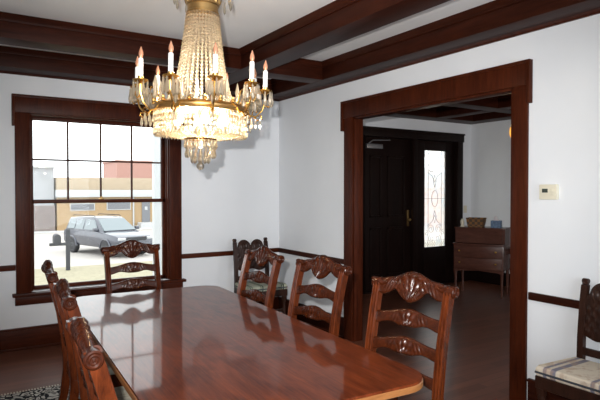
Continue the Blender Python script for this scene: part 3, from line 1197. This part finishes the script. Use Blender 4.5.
for k in range(4):
    a = PI * k / 4
    sp.tube([(math.cos(a) * (RB - .012), math.sin(a) * (RB - .012), Z(1.985 + DZR)), (-math.cos(a) * (RB - .012), -math.sin(a) * (RB - .012), Z(1.985 + DZR))], .004, 6)
sp.tube([(0, 0, Z(2.50)), (0, 0, Z(1.79))], .007, 8)
sp.build('ring_spokes', 'oldbrass', ch)

# basket of hanging prisms
pc = MB()
for q, (z0, L, r_) in enumerate(((1.921, .034, .0085), (1.889, .032, .0085), (1.859, .030, .0085), (1.831, .042, .0085))):
    pc.lathe([(0, z0 - ZC), (r_ * .5, z0 - .004 - ZC), (r_ * .55, z0 - .008 - ZC), (r_, z0 - L * .35 - ZC), (r_ * .9, z0 - L * .72 - ZC), (0, z0 - L - ZC)], 6, (RB - .001, 0, 0))
pco = pc.build('prism_chain', 'crystal', None, smooth=0)
for k in range(72):
    place(pco, k == 0, (0, 0, 0), ch, 2 * PI * k / 72)
# inward sweeping strands that close the basket
st = MB()
for i in range(13):
    t = i / 12
    rr = .240 - .155 * t
    z = 1.822 - .034 * math.sin(t * PI / 2)
    st.lathe([(0, -.009), (.0085, 0), (0, .009)], 7, (rr, 0, Z(z)))
sto = st.build('basket_strand', 'bead', None, smooth=0)
for k in range(40):
    place(sto, k == 0, (0, 0, 0), ch, 2 * PI * k / 40)
lr = MB().lathe([(.070, Z(1.777)), (.086, Z(1.775)), (.091, Z(1.783)), (.086, Z(1.791)), (.070, Z(1.789)), (.070, Z(1.777))], 36)
lro = lr.build('lower_ring', 'brass', ch)
d1 = drop_mesh('lower_drop', .050, .0090, 'crystal')
for k in range(22):
    a = 2 * PI * k / 22
    place(d1, k == 0, (math.cos(a) * .084, math.sin(a) * .084, Z(1.777)), lro)
d3 = drop_mesh('lower_drop', .056, .0100, 'crystal')
for k in range(18):
    a = 2 * PI * (k + .5) / 18
    place(d3, k == 0, (math.cos(a) * .078, math.sin(a) * .078, Z(1.732)), lro)
d2 = drop_mesh('inner_drop', .070, .0115, 'crystal')
for k in range(10):
    a = 2 * PI * k / 10
    place(d2, k == 0, (math.cos(a) * .046, math.sin(a) * .046, Z(1.716)), lro)
MB().tube([(0, 0, Z(1.80)), (0, 0, Z(1.645))], .003, 6).lathe([(0, -.022), (.012, -.018), (.021, -.006), (.021, .006), (.012, .018), (0, .022)], 12, (0, 0, Z(1.634))).build('finial_ball', 'crystal', ch)

# bulbs glowing inside the basket and the lower tier
for k in range(6):
    a = 2 * PI * k / 6 + .3
    bb = MB().lathe([(.010, .03), (.012, .02), (.016, 0), (.019, -.02), (.014, -.036), (0, -.042)], 12, (math.cos(a) * .14, math.sin(a) * .14, Z(1.895)))
    bb.build('light_bulb', 'bulb', ch)
tilt = Matrix.Rotation(D2R(-1.1), 4, Vector((-CX, -CY, 0)).normalized())


def hung(x, y, z):
    p = tilt @ Vector((x, y, z - ZC))
    return (CX + p.x, CY + p.y, ZC + p.z)


for k in range(3):
    a = 2 * PI * k / 3
    lamp('POINT', 'basket_lamp', hung(math.cos(a) * .10, math.sin(a) * .10, 1.868), 11.0, (1.0, 0.84, 0.58), radius=.03)
lamp('POINT', 'cage_fill', hung(0, 0, 2.06), 26, (1.0, 0.84, 0.64), radius=.03)  # added lamp without a bulb, brightens the bead strands
lamp('POINT', 'lower_tier_lamp', hung(0, 0, 1.750), 3.5, (1.0, 0.84, 0.58), radius=.015)
MB().lathe([(.006, .02), (.011, 0), (.010, -.016), (0, -.022)], 10, (0, 0, Z(1.752))).build('light_bulb', 'bulb', ch)


# arms with candles
RA = .348


def make_arm():
    arm = MB()
    pts = [(.245, 1.945), (.268, 1.915), (.300, 1.912), (.332, 1.945), (RA, 1.995), (RA, 2.035)]
    arm.tube([(r_, 0, Z(z)) for r_, z in pts], [.006, .005, .0045, .0045, .005, .009], 8)
    arm.tube([(.285, 0, Z(1.915)), (.308, 0, Z(1.890)), (.332, 0, Z(1.900)), (.327, 0, Z(1.92)), (.312, 0, Z(1.915))], [.005, .005, .005, .004, .003], 6)
    arm.tube([(.255, 0, Z(1.960)), (.275, 0, Z(2.02)), (.292, 0, Z(2.03)), (.295, 0, Z(2.010))], [.006, .005, .0045, .004], 6)
    arm.tube([(RA - .01, 0, Z(1.985)), (RA + .018, 0, Z(1.965)), (RA + .030, 0, Z(1.985)), (RA + .022, 0, Z(2.0))], [.005, .005, .004, .003], 6)
    ao = arm.build('arm', 'brass', ch)
    MB().lathe([(0, -.004), (.012, -.004), (.030, .006), (.040, .014), (.038, .018), (.016, .010), (.014, .030), (.016, .034), (0, .034)], 18, (RA, 0, Z(2.040))).build('drip_pan', 'brass', ao)
    MB().lathe([(.0125, 0), (.0125, .100), (.010, .104), (0, .104)], 14, (RA, 0, Z(2.062))).build('candle', 'candle', ao)
    MB().lathe([(.008, 0), (.0085, .008), (.0125, .020), (.0115, .032), (.006, .048), (.002, .060), (0, .062)], 12, (RA, 0, Z(2.164))).build('flame_bulb', 'flame', ao)
    first = drop_mesh('pendant', .088, .0100, 'crystal')
    for k in range(8):
        a = 2 * PI * k / 8
        place(first, k == 0, (RA + math.cos(a) * .037, math.sin(a) * .037, Z(2.050)), ao)
    lowp = drop_mesh('pendant', .066, .0085, 'crystal')
    for k, x_ in enumerate((.322, .298, .275)):
        place(lowp, k == 0, (x_, 0, Z(1.905)), ao)
    midp = drop_mesh('pendant', .080, .010, 'crystal')
    place(midp, True, (.294, 0, Z(2.010)), ao)
    MB().lathe([(.006, 0), (.012, .012), (.007, .028), (.013, .065), (.005, .10), (0, .115)], 8, (.300, .070, Z(1.965))).build('glass_spear', 'crystal', ao, smooth=0)
    return ao


arm0 = make_arm()
for k in range(10):
    a_cam = D2R(11 + 36 * k)
    o = arm0 if k == 0 else copy_tree(arm0, ch)
    o.rotation_euler = (0, 0, camdir + a_cam)
ch.rotation_euler = tilt.to_euler()      # it hangs very slightly out of plumb

# ---------------------------------------------------------------- hall furniture
# slant-front desk: front faces the doorway (-x)
dk = empty('slant_front_desk', (6.20, 5.085, 0), D2R(25), 'dark slant-front desk on slim legs beside the entrance door', 'desk')
hwk, dep = .345, .44
dk.scale = (1, 1, 1.045)
bd = MB()
bd.box(.03, dep, -hwk, hwk, .36, .70, .006)
bd.sweep([(-hwk, 0), (hwk, 0), (hwk, .215), (-hwk, .215)], [((.11, 0, .70), (0, 1, 0), (0, 0, 1)), ((dep, 0, .70), (0, 1, 0), (0, 0, 1))])
bd.build('body', 'desk', dk)
MB().box(.095, dep + .01, -hwk - .012, hwk + .012, .912, .930, .005).build('desk_top', 'desk', dk)
MB().box(-.005, .14, -hwk - .008, hwk + .008, .695, .716, .006).build('ledge', 'desk', dk)
sl = MB().sweep([(-hwk + .03, -.008), (hwk - .03, -.008), (hwk - .03, .008), (-hwk + .03, .008)], [((.060, 0, .722), (0, 1, 0), (1, 0, 0)), ((.112, 0, .902), (0, 1, 0), (1, 0, 0))])
sl.build('slant_lid', 'desk', dk)
for z0 in (.375, .535):
    n_ = 14
    outl2 = [(-.0 - .030 * math.cos((i / n_ - .5) * PI) , -hwk + .02 + (2 * hwk - .04) * i / n_) for i in range(n_ + 1)] + [(.035, hwk - .02), (.035, -hwk + .02)]
    dw = MB().prism([(x + .012, y) for x, y in outl2], z0, z0 + .148, bev=.003).build('drawer', 'desk', dk)
    for yy in (-.25, .25):
        xk = .012 - .030 * math.cos(yy / (2 * hwk) * PI)
        MB().lathe([(.006, 0), (.006, .010), (.016, .018), (.014, .026), (0, .028)], 12, (xk, yy, z0 + .08), Matrix.Rotation(D2R(-90), 4, 'Y')).build('knob', 'brass', dw)
MB().prism([(-hwk, .36), (hwk, .36), (hwk, .31), (hwk - .08, .335), (0, .352), (-hwk + .08, .335), (-hwk, .31)], .03, .05, Matrix(((0, 0, 1, 0), (1, 0, 0, 0), (0, 1, 0, 0), (0, 0, 0, 1)))).build('skirt', 'desk', dk)
for xx in (.05, dep - .03):
    for yy in (-hwk + .025, hwk - .025):
        MB().tube([(xx, yy, 0), (xx, yy, .1), (xx, yy, .40)], [.013, .016, .024], 10).build('leg', 'desk', dk)

bk = empty('wicker_basket', (6.375, 5.255, .972), 0.44, 'woven brown basket with patterned sides on the desk', 'basket')


def mk_weave():
    m, nt, b = new_mat('woven_wicker')
    v = coords(nt, (1, 1, 1))
    ck = nd(nt, 'ShaderNodeTexChecker', Scale=26.0)
    ck.inputs['Color1'].default_value = (0.22, 0.10, 0.03, 1)
    ck.inputs['Color2'].default_value = (0.07, 0.045, 0.03, 1)
    nt.links.new(v, ck.inputs['Vector'])
    nt.links.new(ck.outputs['Color'], b.inputs['Base Color'])
    b.inputs['Roughness'].default_value = 0.8
    return m


M['weave'] = mk_weave()
MB().sweep([(-1, -1), (1, -1), (1, 1), (-1, 1)], [((0, 0, 0), (.075, 0, 0), (0, .100, 0)), ((0, 0, .07), (.085, 0, 0), (0, .115, 0)), ((0, 0, .125), (.088, 0, 0), (0, .120, 0))]).build('basket_body', 'weave', bk)
rm = MB()
rm.tube([(math.copysign(1, c1) * .088, math.copysign(1, s1) * .120, .125) for c1, s1 in ((1, 1), (-1, 1), (-1, -1), (1, -1))], .009, 8, closed=True)
rm.build('rim', 'weave', bk)
tbx = empty('tissue_box', (6.50, 5.005, .972), 0.44, 'blue tissue box with a white tissue on the desk', 'tissue box')
M['bluebox'] = plain('blue_card', (0.12, 0.19, 0.30), 0.7, noise=0.35, nscale=40)
M['tissue'] = plain('white_tissue', (0.75, 0.70, 0.72), 0.9, noise=0.03)
MB().box(-.06, .06, -.065, .065, 0, .10, .004).build('box_body', 'bluebox', tbx)
ts = MB().sweep([(math.cos(2 * PI * i / 10), math.sin(2 * PI * i / 10)) for i in range(10)], [((0, 0, .095), (.012, 0, 0), (0, .045, 0)), ((0, .005, .12), (.018, .005, 0), (.01, .03, 0)), ((.005, .01, .15), (.008, .01, 0), (-.01, .018, 0)), ((.008, .012, .168), (.003, 0, 0), (0, .004, 0))])
ts.build('tissue', 'tissue', tbx)
cnd = MB().lathe([(.03, 0), (.032, .004), (.020, .02), (.026, .05), (.028, .08), (.018, .10), (.020, .112), (0, .118)], 18, (6.267, 5.415, .972))
tag(cnd.build('jar', 'plate'), 'small cream jar left of the woven basket on the desk', 'jar')

# little table half hidden behind the doorway casing
st_ = empty('side_table', (7.03, 5.04, 0), 0, 'small dark side table with curved legs half hidden beside the desk', 'side table')
MB().lathe([(0, .0), (.20, .0), (.215, .008), (.215, .018), (.20, .025), (0, .025)], 28, (0, 0, .63)).build('table_top', 'desk', st_)
MB().lathe([(.15, 0), (.15, .06), (.16, .06), (.16, .065), (0, .065)], 24, (0, 0, .567)).build('apron', 'desk', st_)
for k in range(3):
    a = PI / 2 + 2 * PI * k / 3
    MB().tube([(math.cos(a) * r_, math.sin(a) * r_, z) for r_, z in ((.135, .60), (.155, .53), (.135, .40), (.10, .22), (.12, .08), (.165, .016))], [.018, .020, .015, .012, .012, .015], 10).build('leg', 'desk', st_)

# hall pendant with amber candle bulbs, only its edge shows past the casing
hp = empty('hall_pendant', (5.713, 4.009, ZC), 0, 'small brass hall pendant with amber lit candle bulbs beyond the doorway', 'pendant lamp')
pn = MB().lathe([(0, 0), (.06, 0), (.06, -.015), (.02, -.035), (.008, -.05)], 20)
pn.tube([(0, 0, -.04), (0, 0, -.62)], .007, 8)
pn.lathe([(0, -.68), (.02, -.66), (.035, -.63), (.02, -.60), (.01, -.58)], 16)
pn.build('stem', 'oldbrass', hp)
for k in range(5):
    a = D2R(141) + 2 * PI * k / 5
    am = MB().tube([(math.cos(a) * r_, math.sin(a) * r_, z) for r_, z in ((.02, -.63), (.07, -.67), (.12, -.66), (.145, -.64))], .006, 8)
    ao = am.build('arm', 'oldbrass', hp)
    MB().lathe([(0, 0), (.014, .002), (.026, .03), (.030, .06), (.026, .10), (.018, .125), (0, .128)], 14, (math.cos(a) * .145, math.sin(a) * .145, -.64)).build('glass_shade', 'amber', ao)
    MB().lathe([(.006, 0), (.012, .016), (.010, .03), (0, .055)], 10, (math.cos(a) * .145, math.sin(a) * .145, -.512)).build('flame_bulb', 'amberflame', ao)
lamp('POINT', 'hall_pendant_lamp', (5.713, 4.009, 2.0), 3, (1.0, 0.70, 0.40), radius=.05)

# ---------------------------------------------------------------- outdoors
GZ = -1.32
struct(MB().box(-70, 130, 21.4, 140, GZ - .3, GZ), 'ground', 'street', 'pale bright street and parking area outside', 'street')
struct(MB().box(-70, 130, HY + .25, 21.4, GZ - .3, GZ + .01), 'lawn', 'lawn', 'strip of dry yellowish lawn outside the window', 'lawn')
struct(MB().box(-10, 60, 39.2, 40.4, GZ, GZ + .05), 'sidewalk', 'kerb', 'white sidewalk in front of the tan building', 'sidewalk')
# porch post
pp = empty('porch_post', (2.715, 8.5, GZ + .01), 0, 'white square porch post outside the right edge of the window', 'post')
MB().box(-.058, .058, -.058, .058, .12, 4.6, .006).build('shaft', 'white', pp)
MB().box(-.09, .09, -.09, .09, 0, .13, .008).build('base', 'white', pp)

# tan low building
tb_ = empty('tan_building', (6.06, 41.2, GZ), D2R(0), 'low tan brick building with white fascia across the street', 'building')
BW, BD = 26.0, 9.0
MB().box(0, BW, 0, BD, 0, 2.34).build('wall', 'tan', tb_)
MB().box(-.1, BW + .1, -.35, BD, 2.34, 2.86, .02).build('fascia', 'white', tb_)
MB().box(-.05, BW + .05, -.25, BD, 2.86, 3.75, .02).build('parapet', 'tanlow', tb_)
for x0, x1, z0, z1 in ((.91, 2.47, 1.44, 1.84), (3.42, 5.04, 1.44, 1.95), (9.5, 11.5, 1.42, 1.9)):
    wf = MB().box(x0 - .06, x1 + .06, -.05, .02, z0 - .06, z1 + .06).build('window', 'white', tb_)
    MB().box(x0, x1, -.07, -.04, z0, z1).build('pane', 'dwin', wf)
dd = MB().box(5.94, 6.55, -.06, .02, 0.42, 1.95).build('entry_door', 'dwin', tb_)
MB().box(6.15, 6.35, -.075, -.055, 1.35, 1.6).build('notice', 'white', dd)
MB().box(5.6, 7.0, -1.0, 0, 0.0, .42).build('door_step', 'kerb', tb_)
MB().tube([(5.3, -.06, 0.0), (5.3, -.06, 2.3)], .06, 8).build('downpipe', 'white', tb_)
rb = empty('red_brick_building', (13.84, 56, GZ), 0, 'flat-topped red brick building behind the tan building', 'building')
MB().box(0, 3.7, 0, 6, 0, 5.75).build('wall', 'redb', rb)
MB().box(-.1, 3.8, -.1, 6.1, 5.75, 5.9).build('parapet', 'redb', rb)
gb = empty('grey_building', (-9, 41.3, GZ), 0, 'light grey building with rubble stone base at the window left edge', 'building')
MB().box(0, 14.95, 0, 5, 0, 1.77).build('stone_base', 'stone', gb)
MB().box(.05, 14.90, .05, 5, 1.77, 4.42).build('wall', 'greyb', gb)
MB().box(-.1, 14.97, -.1, 5.1, 4.40, 4.52).build('roof_cap', 'kerb', gb)
hb2 = empty('brick_house', (30, 30, GZ), D2R(-40), 'reddish brick house seen blurred through the leaded sidelight', 'house')
MB().box(-5, 5, 0, 7, 0, 3.0).build('wall', 'redb', hb2)
MB().prism([(-5.4, 3.0), (5.4, 3.0), (0, 4.6)], -.3, 7.3, Matrix(((1, 0, 0, 0), (0, 0, 1, 0), (0, 1, 0, 0), (0, 0, 0, 1)))).build('roof', 'greyb', hb2)
for x0 in (-3.6, 1.6):
    wf = MB().box(x0 - .1, x0 + 2.1, -.06, .02, .9, 2.3).build('window', 'white', hb2)
    MB().box(x0, x0 + 2, -.09, -.05, 1.0, 2.2).build('pane', 'dwin', wf)

# mailbox on its post at the lawn edge
mp_ = empty('mailbox', (3.36, 20.5, GZ + .01), D2R(0), 'dark mailbox on an arm of a thick post by the street', 'mailbox')
MB().box(-.065, .065, -.065, .065, 0, 1.45, .01).build('post', 'postw', mp_)
MB().box(-.60, .14, -.05, .05, .88, .98, .01).build('arm', 'postw', mp_)
mbx = MB().prism([(-.11, 0), (.11, 0), (.11, .20)] + [(.11 * math.cos(a), .20 + .11 * math.sin(a)) for a in [PI * i / 10 for i in range(1, 10)]] + [(-.11, .20)], -.20, .20, Matrix(((1, 0, 0, -.36), (0, 0, 1, 0), (0, 1, 0, .98), (0, 0, 0, 1))))
mbx.build('letter_box', 'postw', mp_)

# dark grey SUV, nose towards the house
HEAD = D2R(-90 + 17)
sv = empty('car', (5.80, 25.3, GZ), HEAD, 'dark grey sport utility car parked outside the window', 'car')
sv.scale = (1, 1, .95)
# local: +x forward, y left


def loft(secs):
    """secs: list of (x, [(y, z) ...]) closed sections"""
    mb = MB()
    b_ = bmesh.new()
    rings = [[b_.verts.new((x, y, z)) for y, z in pts] for x, pts in secs]
    n_ = len(rings[0])
    for a, c2 in zip(rings, rings[1:]):
        for k in range(n_):
            b_.faces.new((a[k], a[(k + 1) % n_], c2[(k + 1) % n_], c2[k]))
    b_.faces.new(rings[0][::-1])
    b_.faces.new(rings[-1])
    bmesh.ops.recalc_face_normals(b_, faces=b_.faces[:])
    mb.merge(b_)
    return mb


def lower(x, hwid, zt, zb=.42):
    return (x, [(-hwid * .92, zb), (-hwid, zb + .15), (-hwid, zt - .18), (-hwid * .95, zt - .03), (-hwid * .80, zt), (hwid * .80, zt), (hwid * .95, zt - .03), (hwid, zt - .18), (hwid, zb + .15), (hwid * .92, zb)])


bdy = loft([lower(-2.30, .82, 1.0, .5), lower(-2.25, .90, 1.10, .42), lower(-1.2, .94, 1.12, .40), lower(.6, .94, 1.12, .40), lower(.95, .94, 1.11, .40), lower(1.5, .93, 1.07, .40), lower(2.1, .90, 1.0, .40), lower(2.3, .84, .92, .42), lower(2.36, .76, .78, .48)])
svb = bdy.build('body', 'carp', sv, smooth=40)


def upper(x, wb_, wt, zb, zt):
    return (x, [(-wb_, zb), (-wt, zt - .05), (-wt * .9, zt), (wt * .9, zt), (wt, zt - .05), (wb_, zb)])


MB_up = loft([upper(-2.18, .84, .80, 1.08, 1.12), upper(-1.98, .88, .72, 1.08, 1.66), upper(-1.2, .89, .73, 1.10, 1.73), upper(-.1, .89, .72, 1.10, 1.73), upper(.25, .88, .70, 1.10, 1.68), upper(1.12, .84, .76, 1.08, 1.12)])
MB_up.build('cabin', 'carp', sv, smooth=40)
for s in (-1, 1):
    for x0, x1, t0, t1 in ((-1.92, -1.28, -1.86, -1.28), (-1.20, -.50, -1.20, -.52), (-.42, .72, -.42, .22)):
        yb_, yt = s * .895, s * .742
        q = MB()
        b_ = bmesh.new()
        vs = [(x0, yb_, 1.16), (x1, yb_, 1.16), (t1, yt, 1.62), (t0, yt, 1.62)]
        f0 = [b_.verts.new(v) for v in vs]
        f1 = [b_.verts.new((v[0], v[1] - s * .05, v[2])) for v in vs]
        b_.faces.new(f0)
        b_.faces.new(f1[::-1])
        for k in range(4):
            b_.faces.new((f0[k], f0[(k + 1) % 4], f1[(k + 1) % 4], f1[k]))
        bmesh.ops.recalc_face_normals(b_, faces=b_.faces[:])
        q.merge(b_)
        q.build('side_window', 'carg', sv, smooth=0)
for nm, vs, dx in (('windshield', [(1.085, -.76, 1.15), (1.085, .76, 1.15), (.335, .62, 1.655), (.335, -.62, 1.655)], -.05), ('rear_window', [(-2.17, -.74, 1.18), (-2.17, .74, 1.18), (-2.02, .64, 1.60), (-2.02, -.64, 1.60)], .05)):
    q = MB()
    b_ = bmesh.new()
    sg = 1 if dx < 0 else -1
    f0 = [b_.verts.new((v[0] + sg * .025, v[1], v[2])) for v in vs]
    f1 = [b_.verts.new((v[0] + dx, v[1], v[2] - .03)) for v in vs]
    b_.faces.new(f0)
    b_.faces.new(f1[::-1])
    for k in range(4):
        b_.faces.new((f0[k], f0[(k + 1) % 4], f1[(k + 1) % 4], f1[k]))
    bmesh.ops.recalc_face_normals(b_, faces=b_.faces[:])
    q.merge(b_)
    q.build(nm, 'carg', sv, smooth=0)
for xw in (-1.42, 1.45):
    for s in (-1, 1):
        wm = MB().lathe([(.20, -.12), (.33, -.12), (.37, -.08), (.37, .08), (.33, .12), (.20, .12)], 26, (xw, s * .84, .37), Matrix.Rotation(D2R(90), 4, 'X'))
        wobj = wm.build('wheel', 'tire', sv)
        rim = MB().lathe([(0, .09), (.06, .10), (.22, .105), (.235, .125), (.235, -.125), (.22, -.105), (0, -.09)], 22, (xw, s * .84, .37), Matrix.Rotation(D2R(90), 4, 'X'))
        rim.build('rim', 'rimm', wobj)
        MB().tube([(xw + .43 * math.cos(a), s * .945, .37 + .43 * math.sin(a)) for a in [PI * i / 12 for i in range(13)]], .035, 8).build('wheel_arch', 'carp', sv)
for s in (-1, 1):
    MB().box(2.26, 2.37, min(s * .50, s * .84), max(s * .50, s * .84), .78, .90, .03).build('headlight', 'lens', sv)
    MB().box(.72, .88, min(s * .92, s * 1.10), max(s * .92, s * 1.10), 1.12, 1.28, .03).build('mirror', 'carp', sv)
    MB().tube([(-1.9, s * .62, 1.75), (-1.8, s * .62, 1.79), (.0, s * .62, 1.79), (.1, s * .62, 1.74)], .018, 8).build('roof_rail', 'tire', sv)
MB().box(2.30, 2.40, -.46, .46, .74, .90, .03).build('grille', 'tire', sv)
MB().box(2.28, 2.44, -.86, .86, .46, .66, .05).build('bumper', 'carp', sv)
